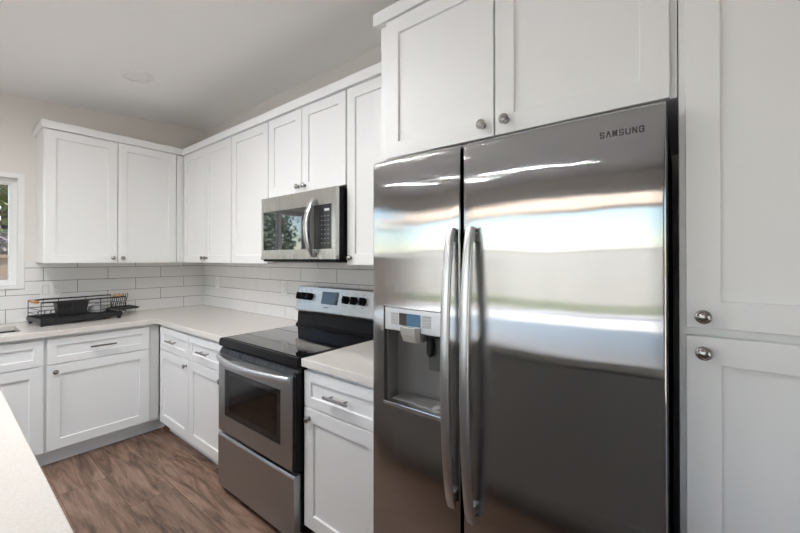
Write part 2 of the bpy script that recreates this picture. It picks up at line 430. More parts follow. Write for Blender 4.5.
# ------------------------------------------------------------------ wall cabinets
GP = .006
def wall_cab(fr, label, u0, u1, z0, z1, doors, depth, knobs, group, name='wall_cabinet', body_ext=(0, 0), zb=None, ktop=.040, kin=.030):
    a = fr.p((u0 + u1) / 2, -depth / 2, z0 if zb is None else zb)
    t = thing(name, a, label, 'cabinet', group)
    b = MB(); fr.box(b, u0 - body_ext[0], u1 + body_ext[1], -depth, -.0205, (z0 + .004 if zb is None else zb), z1 + .004)
    b.build('cabinet_body', M['white'], t, bevel=.0015)
    n = len(doors)
    for (p, q), k in zip(doors, knobs):
        d = shaker(fr, 'door', t, p + GP / 2, q - GP / 2, z0, z1)
        if k: knob(fr, d, (p + kin + .002) if k == 'L' else (q - kin - .002), z0 + ktop)
    return t
DW = YW - YU - .002
GU = 'wall cabinets above the worktop'
fl = FL(XU)
t = wall_cab(fl, 'white two-door wall cabinet nearest the window, on the window wall', .484, 1.352, ZU0, ZU1, [(.486, .917), (.917, 1.350)], XU - XW - .002, 'RL', GU)
f = MB(); fl.box(f, 1.354, 1.432, -.045, -.006, ZU0, ZU1); f.build('filler_strip', M['white'], t, bevel=.001)
fr = FR(YU)
wall_cab(fr, 'white two-door wall cabinet in the corner, left of the plain single door', -3.588, -2.731, ZU0, ZU1, [(-3.585, -3.161), (-3.161, -2.733)], DW, 'RL', GU)
wall_cab(fr, 'white single-door wall cabinet directly left of the microwave', -2.729, -2.231, ZU0, ZU1, [(-2.727, -2.233)], DW, 'R', GU)
wall_cab(fr, 'short white two-door wall cabinet right above the microwave', -2.229, -1.470, 1.800, ZU1, [(-2.227, -1.863), (-1.863, -1.472)], DW, 'RL', GU)
wall_cab(fr, 'white single-door wall cabinet between microwave and refrigerator', -1.468, -.974, ZU0, ZU1, [(-1.465, -.981)], DW, 'L', GU)
# cabinet over the refrigerator
FY = 1.1036
fr2 = FR(FY)
wall_cab(fr2, 'large deep white two-door cabinet above the steel refrigerator', -.970, -.014, 1.782, 2.322, [(-.929, -.476), (-.476, -.026)], YW - FY - .002, 'RL', None, name='refrigerator_cabinet', zb=1.784, kin=.036, ktop=.040)
# crown moulding, one continuous run of each height
def crown(name, outline, z0, z1, label):
    """outline: list of (x,y) outer face; inner is offset towards the wall"""
    mb = MB()
    for (a, b) in outline:
        mb.box(a[0], b[0], a[1], b[1], z0, z1)
    return tag(mb.build(name, M['white'], None, bevel=.002), label, 'moulding')
o = .016
mb = MB()
outl = [(XW + .002, .484 - o), (XU + o, .484 - o), (XU + o, YU - o), (-.994, YU - o), (-.994, YW - .002), (XW + .002, YW - .002)]
zc0, zc1 = ZU1 + .0042, 2.386
prof = [outl]
mb.loft([[(x, y, zc0) for x, y in outl], [(x, y, zc1) for x, y in outl]])
tag(mb.build('crown_moulding', M['white'], None, bevel=.002), 'plain white crown board running along the top of the lower wall cabinets', 'moulding')
outl = [(-.970 - .019, FY - .007), (.70, FY - .007), (.70, YW - .002), (-.970 - .019, YW - .002)]
mb = MB().loft([[(x, y, 2.3262) for x, y in outl], [(x, y, 2.377) for x, y in outl]])
tag(mb.build('crown_moulding', M['white'], None, bevel=.002), 'white crown board topping the deep cabinet over the refrigerator', 'moulding')

# ------------------------------------------------------------------ pantry
pf = FR(1.10)
t = thing('pantry_cabinet', (.34, 1.42, 0), 'tall white pantry cabinet with two stacked doors right of the refrigerator', 'cabinet')
b = MB(); pf.box(b, -.012, .70, -.635, -.0205, .10, 2.326); pf.box(b, -.010, .70, -.635, -.085, 0, .10)
b.build('cabinet_body', M['white'], t, bevel=.0015)
d = shaker(pf, 'door', t, .0005, .60, 1.2305, 2.318, rail=.0625); knob(pf, d, .0315, 1.258)
d = shaker(pf, 'door', t, .0005, .60, .115, 1.2105, rail=.0625); knob(pf, d, .0325, 1.1755)

# ------------------------------------------------------------------ base cabinets
GB = 'base cabinets under the worktop'
def base_cab(fr, label, u0, u1, depth, cols, knobs, plen, toe=.085, zd0=.115, kz=.047):
    t = thing('base_cabinet', fr.p((u0 + u1) / 2, -depth / 2, 0), label, 'cabinet', GB)
    b = MB(); fr.box(b, u0, u1, -depth, -.0205, .108, .870)
    b.build('cabinet_body', M['white'], t, bevel=.001)
    k = MB(); fr.box(k, u0, u1, -depth, -toe, 0, .107); k.build('toe_kick', M['white'], t)
    for (p, q), kn in zip(cols, knobs):
        d = shaker(fr, 'drawer', t, p, q, .6865, .8555, rail=.048)
        if plen: pull(fr, d, (p + q) / 2, .772, plen)
        d = shaker(fr, 'door', t, p, q, zd0, .6815, rail=.066)
        if kn: knob(fr, d, p + .040 if kn == 'L' else q - .034, .6815 - kz)
    return t
bl = FL(XB)
t = base_cab(bl, 'white base cabinet under the sink, at the left edge', -.46, .4565, XB - XW - .01, [(-.455, -.002), (.002, .447)], 'RL', 0)
bpy.data.objects.remove([c_ for c_ in t.children if c_.name.startswith('cabinet_body')][0])
b = MB(); bl.box(b, -.46, .4565, -.60, -.0205, .108, .700); bl.box(b, -.46, .4565, -.075, -.0205, .701, .870)
bl.box(b, .420, .4565, -.60, -.0755, .701, .870); bl.box(b, -.46, -.44, -.60, -.0755, .701, .870); b.build('cabinet_body', M['white'], t)
t = base_cab(bl, 'wide white base cabinet with one drawer below the dish rack', .4575, 1.06, XB - XW - .01, [(.464, 1.052)], 'L', .15)
f = MB(); bl.box(f, 1.0605, 1.1225, -.05, -.0205, .108, .870); bl.box(f, 1.0605, 1.190, -.118, -.085, 0, .107); f.build('corner_filler', M['white'], t)
br_ = FR(YB)
BD = YW - YB - .01
base_cab(br_, 'narrow white base cabinet in the corner, first on the cooking wall', -3.284, -2.727, BD, [(-3.247, -2.729)], 'R', .14)
base_cab(br_, 'narrow white base cabinet directly left of the range', -2.725, -2.212, BD, [(-2.722, -2.216)], 'R', .14)
base_cab(br_, 'white base cabinet with drawer between range and refrigerator', -1.441, -.945, BD, [(-1.438, -.948)], 'L', .15)

# ------------------------------------------------------------------ worktops
ct = MB()
CT0 = .876
XC, YC = -3.282, 1.0887
SX0, SX1, SY0, SY1 = -3.775, -3.425, -.38, .356
# L-shaped slab with a sink cut-out, one skin
xs = [XW + .001, SX0, SX1, XC, -2.2095]; ys = [-.55, SY0, SY1, YC, YW - .001]
def inside(i, j):
    if xs[i] >= XC - 1e-6 and ys[j] < YC - 1e-6: return False
    return not (i == 1 and j == 1)
def slab(mb, xs, ys, inside, z0, z1):
    idx = {}; V = []; F = []
    def vt(i, j, k):
        if (i, j, k) not in idx: idx[(i, j, k)] = len(V); V.append((xs[i], ys[j], z1 if k else z0))
        return idx[(i, j, k)]
    nx, ny = len(xs) - 1, len(ys) - 1
    ok = lambda i, j: 0 <= i < nx and 0 <= j < ny and inside(i, j)
    for i in range(nx):
        for j in range(ny):
            if not ok(i, j): continue
            F.append((vt(i, j, 1), vt(i + 1, j, 1), vt(i + 1, j + 1, 1), vt(i, j + 1, 1)))
            F.append((vt(i, j, 0), vt(i, j + 1, 0), vt(i + 1, j + 1, 0), vt(i + 1, j, 0)))
            for di, dj, a, b in ((-1, 0, (i, j), (i, j + 1)), (1, 0, (i + 1, j + 1), (i + 1, j)), (0, -1, (i + 1, j), (i, j)), (0, 1, (i, j + 1), (i + 1, j + 1))):
                if not ok(i + di, j + dj):
                    F.append((vt(*a, 0), vt(*b, 0), vt(*b, 1), vt(*a, 1)))
    return mb.add(V, F)
slab(ct, xs, ys, inside, CT0, CZ)
tag(ct.build('worktop', M['quartz'], None, bevel=.003), 'pale quartz worktop turning the corner from the sink to the range', 'countertop')
tag(MB().box(-1.4425, -.943, YC, YW - .001, CT0, CZ).build('worktop', M['quartz'], None, bevel=.003), 'short pale quartz worktop piece between range and refrigerator', 'countertop')

# sink
sk = thing('kitchen_sink', (-3.6, -.01, .70), 'stainless undermount sink bowl let into the worktop below the window', 'sink')
t_ = .004; b = MB()
def srect(i, z): return [(SX0 + i, SY0 + i, z), (SX1 - i, SY0 + i, z), (SX1 - i, SY1 - i, z), (SX0 + i, SY1 - i, z)]
b.loft([srect(-.012, CT0 - .006), srect(-.012, CT0 - .001), srect(-.004, CT0 - .001), srect(-.003, .74), srect(.02, .715), srect(.02, .709), srect(-.006, .735), srect(-.007, CT0 - .006)], cap=False)
b.add(srect(.02, .715), [(0, 1, 2, 3)]); b.add(srect(.02, .709), [(3, 2, 1, 0)])
b.build('bowl', mat('brushed_sink_steel', (.28, .28, .28), .35, 1.0), sk)
MB().lathe((-3.6, -.01, .7151), (0, 0, 1), [(.045, 0), (.044, .003), (.030, .002), (0, .001)], 24).build('drain', M['chrome'], sk, smooth=True)

# ------------------------------------------------------------------ island
il = thing('kitchen_island', (-.95, -.33, 0), 'kitchen island base under the pale slab in the left foreground', 'island')
b = MB().box(-2.55, .40, -.68, .115, .10, CT0 - .001); b.build('cabinet_body', M['island'], il, bevel=.002)
MB().box(-2.50, .35, -.62, .05, 0, .099).build('toe_kick', M['island'], il)
for k in range(4):
    a = -2.545 + k * .7365
    d_ = MB()
    def rg(i, y): return [(a + .003 + i, y, .115 + i), (a + .733 - i, y, .115 + i), (a + .733 - i, y, .862 - i), (a + .003 + i, y, .862 - i)]
    d_.loft([rg(0, .1155), rg(0, .134), rg(.0015, .1355), rg(.065, .1355), rg(.066, .127), rg(.07, .127)]); d_.build('door', M['island'], il)
tag(MB().box(-2.60, .45, -.76, .153, CT0, CZ).build('island_worktop', M['quartz'], None, bevel=.003), 'pale quartz island slab cutting across the lower left corner', 'countertop')

# ------------------------------------------------------------------ refrigerator
FX0, FX1, FG0, FG1 = -.939, -.034, -.5645, -.5535
FYF, FZ1 = 1.034, 1.758
fg = thing('refrigerator', ((FX0 + FX1) / 2, 1.4, 0), 'stainless steel side-by-side refrigerator with ice and water dispenser', 'refrigerator')
cs = MB(); cs.box(FX0 + .004, FX1 - .004, 1.172, 1.72, .03, 1.745)
cs.box(FG0 - .02, FX1 - .004, 1.112, 1.1715, .03, 1.745); cs.box(FX0 + .004, FG0 - .0205, 1.112, 1.1715, .03, .845); cs.box(FX0 + .004, FG0 - .0205, 1.112, 1.1715, 1.228, 1.745)
cs.box(FX0 + .004, -.884, 1.112, 1.1715, .846, 1.227); cs.box(-.626, FG0 - .0205, 1.112, 1.1715, .846, 1.227)
cs.build('case', M['case'], fg)
MB().box(FX0 + .03, FX1 - .03, 1.085, 1.111, .0, .075).build('base_grille', M['black_matte'], fg, bevel=.002)
def fridge_door(x0, x1, hole=None, sharp_l=.006, sharp_r=.006):
    z0, z1, yf, yb, bow, rt = .085, FZ1, FYF, 1.100, .007, .022
    def edge(a, b, ra, rb, n=5):
        L = [a + ra * (1 - math.cos(k / n * math.pi / 2)) for k in range(n + 1)] + [b - rb * (1 - math.cos(k / n * math.pi / 2)) for k in range(n, -1, -1)]
        return L
    xs = edge(x0, x1, sharp_l, sharp_r); zs = edge(z0, z1, .01, rt)
    a, b = x0 + sharp_l, x1 - sharp_r
    xs += [a + (b - a) * k / 14 for k in range(1, 14)]; zs += [z0 + .01 + (z1 - rt - z0 - .01) * k / 12 for k in range(1, 12)]
    if hole:
        xs = [x for x in xs if min(abs(x - hole[0]), abs(x - hole[1])) > .006] + [hole[0], hole[1]]
        zs = [z for z in zs if min(abs(z - hole[2]), abs(z - hole[3])) > .006] + [hole[2], hole[3]]
    xs = sorted(set(round(x, 6) for x in xs)); zs = sorted(set(round(z, 6) for z in zs))
    def rnd(d, r): return 0 if d >= r else r - math.sqrt(max(0, r * r - (r - d) ** 2))
    def yy(x, z):
        u = 2 * (x - x0) / (x1 - x0) - 1
        return yf + bow * u * u + rnd(x - x0, sharp_l) + rnd(x1 - x, sharp_r) + rnd(z1 - z, rt) * .9 + rnd(z - z0, .01)
    nx, nz = len(xs), len(zs); V = [(x, yy(x, z), z) for z in zs for x in xs]; F = []
    inh = lambda i, j: hole and hole[0] - 1e-6 <= xs[i] and xs[i + 1] <= hole[1] + 1e-6 and hole[2] - 1e-6 <= zs[j] and zs[j + 1] <= hole[3] + 1e-6
    for j in range(nz - 1):
        for i in range(nx - 1):
            if not inh(i, j): F.append((j * nx + i, j * nx + i + 1, (j + 1) * nx + i + 1, (j + 1) * nx + i))
    cnt = {}
    for fc in F:
        for k in range(4):
            e = (fc[k], fc[(k + 1) % 4]); cnt[tuple(sorted(e))] = cnt.get(tuple(sorted(e)), []) + [e]
    bk = {}
    def back(i):
        if i not in bk:
            bk[i] = len(V); V.append((V[i][0], yb, V[i][2]))
        return bk[i]
    for k, e in cnt.items():
        if len(e) == 1:
            p, q = e[0]; F.append((q, p, back(p), back(q)))
    if not hole:
        per = [i for i in range(nx)]
    return MB().add(V, F), yy
HOLE = (-.878, -.632, .858, 1.214)
mbd, yyl = fridge_door(FX0, FG0, HOLE)
dl = mbd.build('freezer_door', M['fridge'], fg, smooth=True)
mbd, yyr = fridge_door(FG1, FX1)
dr = mbd.build('fresh_food_door', M['fridge'], fg, smooth=True)
for ga, gb in ((FX0 + .006, FG0 - .006), (FG1 + .006, FX1 - .006)):
    gk = MB().box(ga, ga + .03, 1.1005, 1.1115, .09, 1.74); gk.box(gb - .03, gb, 1.1005, 1.1115, .09, 1.74)
    gk.box(ga + .03, gb - .03, 1.1005, 1.1115, .09, .12); gk.box(ga + .03, gb - .03, 1.1005, 1.1115, 1.71, 1.74)
    gk.build('door_gasket', M['rubber'], fg)
# dark plastic edge on the hinge side of the big door
MB().box(FX1 - .0005, FX1 + .0018, 1.062, 1.099, .09, 1.735).build('door_edge', M['case'], dr)
def fridge_handle(x, zt, zb, parent):
    n = 32; pts = []
    for k in range(n + 1):
        s_ = k / n; c_ = 1 - (2 * s_ - 1) ** 2
        pts.append((x, 1.022 - .044 * c_ ** .65, zt + (zb - zt) * s_))
    h = MB().strap(pts, (1, 0, 0), .030, .018, 16)
    for k in (1, n - 1): h.box(x - .009, x + .007, pts[k][1], FYF + .008, pts[k][2] - .014, pts[k][2] + .014)
    return h.build('door_handle', M['bar'], parent, smooth=True)
fridge_handle(-.584, 1.486, .606, dl)
fridge_handle(-.517, 1.486, .586, dr)
# dispenser
dp = MB(); hx0, hx1, hz0, hz1 = HOLE
dp.box(hx0, hx1, 1.055, 1.160, hz0 - .0, hz0 + .004); dp.box(hx0, hx0 + .004, 1.055, 1.160, hz0, hz1); dp.box(hx1 - .004, hx1, 1.055, 1.160, hz0, hz1)
# curved back wall
n = 12; rg = []
for k in range(n + 1):
    s_ = k / n; x = hx0 + .004 + (hx1 - hx0 - .008) * s_; yk = 1.160 - .045 * abs(2 * s_ - 1) ** 4
    rg.append((x, yk))
dp.loft([[(x, y, hz0) for x, y in rg] + [(x, 1.165, hz0) for x, y in rg[::-1]], [(x, y, hz1) for x, y in rg] + [(x, 1.165, hz1) for x, y in rg[::-1]]])
dp = dp.build('dispenser_recess', M['recess'], dl, smooth=True)
PY = FYF + .0035
pn = MB().box(hx0 + .002, hx1 - .002, PY, 1.10, 1.130, hz1 - .002).build('control_panel', M['silver'], fg, bevel=.003)
MB().box(-.808, -.775, PY - .0012, PY + .002, 1.153, 1.196).build('screen', M['screen_dark'], pn)
MB().box(-.775, -.715, PY - .0012, PY + .002, 1.153, 1.196).build('screen', M['screen'], pn)['label'] = 'blue lit half of the screen'
for (a, b) in ((-.845, -.814), (-.710, -.672)):
    kx = MB()
    for r_ in range(4):
        kx.box(a, b, PY - .0012, PY + .001, 1.153 + r_ * .011, 1.162 + r_ * .011)
    kx.build('keypad', M['button'], pn, bevel=.0006)
# seam line round the dispenser
sm = MB(); q = .0025
for (a, b, c0, c1) in ((hx0 - q, hx0 + .001, hz0 - q, hz1 + q), (hx1 - .001, hx1 + q, hz0 - q, hz1 + q), (hx0, hx1, hz1 - .001, hz1 + q)):
    sm.box(a, b, PY - .0008, PY + .012, c0, c1)
sm.build('dispenser_bezel', M['ink'], dl)
MB().box(hx0 - .001, hx1 + .001, PY - .006, 1.075, hz0 - .004, hz0 + .012).build('dispenser_ledge', M['chrome'], dl, bevel=.003)
ch = MB()
def crect(z, gx, y0_, y1_): return [(-.798 + gx, y1_, z), (-.798 + gx, y0_ + .012, z), (-.786 + gx, y0_, z), (-.726 - gx, y0_, z), (-.714 - gx, y0_ + .012, z), (-.714 - gx, y1_, z)]
ch.loft([crect(1.152, 0, PY - .022, 1.09), crect(1.124, .001, PY - .018, 1.09), crect(1.098, .004, PY - .008, 1.09)]); ch.build('ice_chute', M['chute'], dl, bevel=.002)
MB().box(-.722, -.656, 1.098, 1.104, .992, 1.118).build('water_paddle', mat('dark_grey_plastic', (.10, .095, .09), .35), dl, bevel=.004)
MB().lathe((-.706, 1.084, 1.112), (0, 0, -1), [(.013, 0), (.013, .045), (.011, .060), (.004, .068), (0, .069)], 16).build('water_nozzle', M['rubber'], dl, smooth=True)
MB().box(-.712, -.660, 1.070, 1.105, 1.114, 1.129).build('nozzle_bracket', M['rubber'], dl, bevel=.002)
gr = MB()
for k in range(9): gr.box(-.862, -.648, 1.066 + k * .0085, 1.070 + k * .0085, .868, .872)
gr.box(-.865, -.645, 1.062, 1.142, .8625, .868); gr.build('drip_tray', M['recess'], dl)
MB().lathe((-.675, 1.08, .873), (0, 0, 1), [(.016, 0), (.016, .003), (0, .004)], 16).build('tray_button', M['chute'], dl, smooth=True)
# maker's lettering, traced as strokes
def lettering(text, x0, x1, z0, z1, y, parent):
    w = (x1 - x0) / len(text); st = .0030; mb = MB()
    gl = {'S': [(1, .82), (.85, 1), (.15, 1), (0, .85), (0, .66), (.15, .53), (.85, .47), (1, .34), (1, .15), (.85, 0), (.15, 0), (0, .18)],
          'A': [(0, 0), (.42, 1), (.58, 1), (1, 0)],
          'M': [(0, 0), (0, 1), (.18, 1), (.5, .12), (.82, 1), (1, 1), (1, 0)],
          'U': [(0, 1), (0, .18), (.15, 0), (.85, 0), (1, .18), (1, 1)],
          'N': [(0, 0), (0, 1), (.12, 1), (.88, 0), (1, 0), (1, 1)],
          'G': [(1, .8), (.85, 1), (.15, 1), (0, .85), (0, .15), (.15, 0), (.85, 0), (1, .15), (1, .5), (.55, .5)]}
    for i, chx in enumerate(text):
        a = x0 + i * w + st / 2; ww = w * .80 - st
        pts = [(a + u * ww, z0 + st / 2 + v_ * (z1 - z0 - st)) for u, v_ in gl[chx]]
        for (p, q) in zip(pts, pts[1:]):
            d = Vector((q[0] - p[0], q[1] - p[1])); L = d.length
            if L < 1e-6: continue
            d /= L; nrm = Vector((-d.y, d.x)) * st / 2; e = d * st * .35
            c_ = [Vector(p) - e + nrm, Vector(p) - e - nrm, Vector(q) + e - nrm, Vector(q) + e + nrm]
            mb.loft([[(k.x, yyr(k.x, k.y) - .0008, k.y) for k in c_], [(k.x, yyr(k.x, k.y) + .002, k.y) for k in c_]])
    return mb.build('lettering', M['ink'], parent)
lettering('SAMSUNG', -.168, -.072, 1.6905, 1.7065, 1.0455, dr)

# ------------------------------------------------------------------ range
RX0, RX1 = -2.205, -1.446
rg_ = thing('electric_range', ((RX0 + RX1) / 2, 1.40, 0), 'freestanding electric range with black glass cooktop and steel oven door', 'stove')
MB().box(RX0 + .002, RX1 - .002, 1.100, 1.700, .040, .862).build('oven_body', M['black'], rg_, bevel=.003)
MB().box(RX0 + .03, RX1 - .03, 1.13, 1.68, .02, .039).build('base_pan', M['black_matte'], rg_)
for x in (RX0 + .03, RX1 - .03):
    for y in (1.115, 1.66):
        MB().lathe((x, y, 0), (0, 0, 1), [(.018, 0), (.018, .008), (.008, .012), (.008, .045)], 14).build('foot', M['black_matte'], rg_, smooth=True)
cb = MB()
cb.loft([[(RX0, 1.070, .868), (RX1, 1.070, .868), (RX1, 1.648, .868), (RX0, 1.648, .868)],
         [(RX0, 1.066, .872), (RX1, 1.066, .872), (RX1, 1.648, .872), (RX0, 1.648, .872)],
         [(RX0, 1.066, .904), (RX1, 1.066, .904), (RX1, 1.648, .904), (RX0, 1.648, .904)],
         [(RX0 + .003, 1.075, .915), (RX1 - .003, 1.075, .915), (RX1 - .003, 1.648, .915), (RX0 + .003, 1.648, .915)]])
cp = cb.build('cooktop_frame', M['black'], rg_, bevel=.002)
MB().box(RX0 + .018, RX1 - .018, 1.092, 1.60, .9152, .918).build('glass_top', M['cooktop'], rg_, bevel=.0012)
MB().box(RX0 + .004, RX1 - .004, 1.088, 1.60, .8625, .8678).build('vent_gap', M['black_matte'], rg_)
# backguard
bgd = MB()
sec = [(1.700, .9155), (1.612, .9155), (1.612, .925), (1.630, .940), (1.634, 1.018), (1.700, 1.018)]
bgd.loft([[(RX0 + .004, y, z) for y, z in sec], [(RX1 - .004, y, z) for y, z in sec]])
bgd.build('backguard', M['black'], rg_, bevel=.002)
con = MB()
sec = [(1.705, 1.0185), (1.622, 1.0185), (1.613, 1.026), (1.611, 1.034), (1.646, 1.190), (1.654, 1.197), (1.705, 1.197)]
con.loft([[(RX0, y, z) for y, z in sec], [(RX1, y, z) for y, z in sec]])
con = con.build('control_console', M['mw_steel'], rg_, bevel=.003)
sl = Vector((0, 1.646 - 1.611, 1.190 - 1.034)).normalized(); nrm = Vector((0, -sl.z, sl.y))
def cpt(x, z, off=0):
    s_ = (z - 1.034) / (1.190 - 1.034); return Vector((x, 1.611 + .035 * s_, z)) + nrm * off
for x in (-2.165, -2.110, -2.055, -1.696, -1.622, -1.548):
    k = MB(); k.lathe(cpt(x, 1.125, .0003), nrm, [(.026, 0), (.026, .006), (.021, .012), (.019, .026), (.017, .030), (0, .031)], 22)
    k = k.build('control_knob', M['black'], rg_, smooth=True)
    gp = MB(); u = Vector((1, 0, 0)); vv = sl
    c0 = cpt(x, 1.125, .012)
    gp.loft([[c0 + u * a * .0055 + vv * b * .024 + nrm * h for a, b in ((-1, -1), (1, -1), (1, 1), (-1, 1))] for h in (0, .026)])
    gp.build('knob_grip', M['black'], k, bevel=.002)
def slant(x0, x1, z0, z1, off0, off1):
    return MB().loft([[cpt(x0, z0, o_), cpt(x1, z0, o_), cpt(x1, z1, o_), cpt(x0, z1, o_)] for o_ in (off0, off1)])
slant(-1.935, -1.775, 1.086, 1.168, -.001, .002).build('display', M['glass_black'], con, bevel=.001)
for x in (-2.165, -2.110, -2.055, -1.696, -1.622, -1.548):
    for dz in (.040, -.040):
        z_ = 1.125 + dz
        slant(x - .007, x + .006, z_, z_ + .0035, -.0005, .0004).build('printed_mark', M['ink'], con)
slant(-1.90, -1.86, 1.062, 1.067, -.0005, .0005).build('printed_badge', M['ink'], con)
# oven door
OD = MB()
ox0, ox1, oz0, oz1, oy = RX0 + .004, -1.474, .372, .826, 1.062
wx0, wx1, wz0, wz1 = -2.130, -1.570, .470, .742
for (a, b, c0, c1) in ((ox0, wx0, oz0, oz1), (wx1, ox1, oz0, oz1), (wx0, wx1, oz0, wz0), (wx0, wx1, wz1, oz1)):
    OD.box(a, b, oy, oy + .006, c0, c1)
od = OD.build('oven_door', M['steel'], rg_)
MB().box(ox1, RX1 - .002, 1.066, 1.099, .372, .845).build('door_end_cap', M['black'], od, bevel=.002)
bk = MB().box(ox0 + .002, ox1 - .002, oy + .0065, 1.099, oz0 + .002, wz0 - .002); bk.box(ox0 + .002, ox1 - .002, oy + .0065, 1.099, wz1 + .002, oz1); bk.box(ox0 + .002, wx0 - .002, oy + .0065, 1.099, wz0 - .002, wz1 + .002); bk.box(wx1 + .002, ox1 - .002, oy + .0065, 1.099, wz0 - .002, wz1 + .002)
bk.build('door_liner', M['black_matte'], od)
# window: smoked glass border, clear middle showing the racks
wn_ = MB()
ix0, ix1, iz0, iz1 = wx0 + .055, wx1 - .035, wz0 + .035, wz1 - .030
for (a, b, c0, c1) in ((wx0 + .0005, ix0, wz0 + .0005, wz1 - .0005), (ix1, wx1 - .0005, wz0 + .0005, wz1 - .0005), (ix0, ix1, wz0 + .0005, iz0), (ix0, ix1, iz1, wz1 - .0005)):
    wn_.box(a, b, oy + .001, oy + .006, c0, c1)
wn_.build('door_window', M['glass_black'], od)
m = M['smoked'] = bpy.data.materials.new('smoked_clear_glass'); m.use_nodes = True
nt = m.node_tree; nt.nodes.clear()
o_ = nd(m, 'ShaderNodeOutputMaterial'); mi = nd(m, 'ShaderNodeMixShader'); tr = nd(m, 'ShaderNodeBsdfTransparent'); gl = nd(m, 'ShaderNodeBsdfGlossy')
tr.inputs[0].default_value = (.42, .42, .42, 1); gl.inputs['Roughness'].default_value = .04; fr_ = nd(m, 'ShaderNodeFresnel'); fr_.inputs[0].default_value = 1.5
ln(m, fr_.outputs[0], mi.inputs[0]); ln(m, tr.outputs[0], mi.inputs[1]); ln(m, gl.outputs[0], mi.inputs[2]); ln(m, mi.outputs[0], o_.inputs[0])
MB().box(ix0, ix1, oy + .002, oy + .005, iz0, iz1).build('window_glass', M['smoked'], od)
MB().box(wx0, wx1, 1.0955, 1.099, wz0, wz1).build('oven_interior', mat('grey_oven_lining', (.10, .10, .10), .6), od)
rk = MB()
for z in (.545, .66):
    for k in range(5): rk.tube([(wx0 + .02, 1.088, z + k * .011), (wx1 - .02, 1.088, z + k * .011)], .0022, 6)
rk.build('oven_rack', M['bar'], od, smooth=True)
# slotted vent strip above the door
vs_ = MB().loft([[(RX0 + .004, y, z) for y, z in ((1.099, .8275), (1.064, .8275), (1.082, .859), (1.099, .859))], [(RX1 - .003, y, z) for y, z in ((1.099, .8275), (1.064, .8275), (1.082, .859), (1.099, .859))]])
vs_ = vs_.build('vent_strip', M['black_matte'], rg_, bevel=.001)
M['edge'] = mat('slot_blue_grey', (.07, .08, .09), .3)  # blue-grey tone, a little paler than the black strip
for k in range(16):
    x = -2.09 + k * .036
    if k % 4 == 3: continue
    for r_ in range(3):
        z = .834 + r_ * .008; y = 1.064 + (z - .8275) / .0315 * .018
        MB().box(x, x + .028, y - .0012, y + .002, z, z + .003).build('vent_slot', M['edge'], vs_)
hp = []
for k in range(25):
    s_ = k / 24; c_ = 1 - (2 * s_ - 1) ** 2
    hp.append((ox0 + .012 + (ox1 - .012 - ox0 - .012) * s_, 1.052 - .052 * c_, .808 + .0 * c_))
h = MB().strap(hp, (0, 0, 1), .036, .022, 14)
for e in (0, -1):
    h.box(hp[e][0] - .012, hp[e][0] + .012, 1.048, 1.0615, .796, .822)
h.build('door_handle', mat('matte_silver_bar', (.66, .66, .66), .42, 1.0), od, smooth=True)
# storage drawer
dw = MB().loft([[(RX0 + .003, y, z) for y, z in ((1.099, .046), (1.062, .046), (1.060, .050), (1.060, .340), (1.066, .352), (1.099, .352))], [(-1.458, y, z) for y, z in ((1.099, .046), (1.062, .046), (1.060, .050), (1.060, .340), (1.066, .352), (1.099, .352))]])
dw.build('storage_drawer', M['steel'], rg_, bevel=.0015)

# ------------------------------------------------------------------ microwave
MX0, MX1, MYF = -2.190, -1.474, 1.335
mw = thing('microwave_oven', ((MX0 + MX1) / 2, 1.53, 1.366), 'over-the-range steel microwave with curved handle, hung above the range', 'microwave')
MB().box(MX0, MX1 + .002, 1.362, YW - .01, 1.372, 1.783).build('casing', M['black'], mw, bevel=.002)
MB().box(MX0 + .04, MX1 - .04, 1.40, 1.70, 1.366, 1.3718).build('underside_filter', M['recess'], mw)
mf = MB()
px0, px1, pz0, pz1 = MX0 + .022, -1.505, 1.445, 1.692
zb_, zt_ = 1.388, 1.781
XSP = -1.655
for (a, b, c0, c1) in ((MX0, px0, zb_, zt_), (px0, XSP, zb_, pz0), (px0, XSP, pz1, zt_)):
    mf.box(a, b, MYF, 1.3615, c0, c1)
md = mf.build('door', M['mw_steel'], mw)
MB().box(px0, XSP, MYF + .0015, 1.3615, pz0, pz1).build('door_window', mat('reflective_black_glass', (.010, .010, .011), .03, 0, **{'Specular IOR Level': 1.0, 'Coat Weight': 1.0, 'Coat Roughness': .02}), md)
mp_ = MB()
for (a, b, c0, c1) in ((px1, MX1 + .001, zb_, zt_), (XSP + .0015, px1, zb_, pz0), (XSP + .0015, px1, pz1, zt_)):
    mp_.box(a, b, MYF, 1.3615, c0, c1)
mc = mp_.build('control_fascia', M['mw_steel'], mw)
MB().box(XSP + .0015, px1, MYF + .0015, 1.3615, pz0, pz1).build('control_panel', M['panel'], mc)
MB().box(-1.565, -1.525, MYF + .0008, MYF + .002, 1.655, 1.668).build('display', M['print'], mc)
for r_ in range(7):
    for q in range(3):
        x = -1.592 + q * .026; z = 1.625 - r_ * .025
        MB().box(x, x + .012, MYF + .0008, MYF + .002, z, z + .0045).build('button', M['dimprint'], mc)
MB().box(MX0 + .002, MX1 - .001, MYF + .014, 1.3615, 1.373, 1.3875).build('vent_trim', M['black'], mw, bevel=.001)
hp = []
for k in range(29):
    s_ = k / 28; c_ = 1 - (2 * s_ - 1) ** 2
    hp.append((-1.652, MYF - .004 - .056 * c_ ** .8, 1.402 + .324 * s_))
MB().strap(hp, (1, 0, 0), .040, .020, 14).build('door_handle', M['bar'], md, smooth=True)

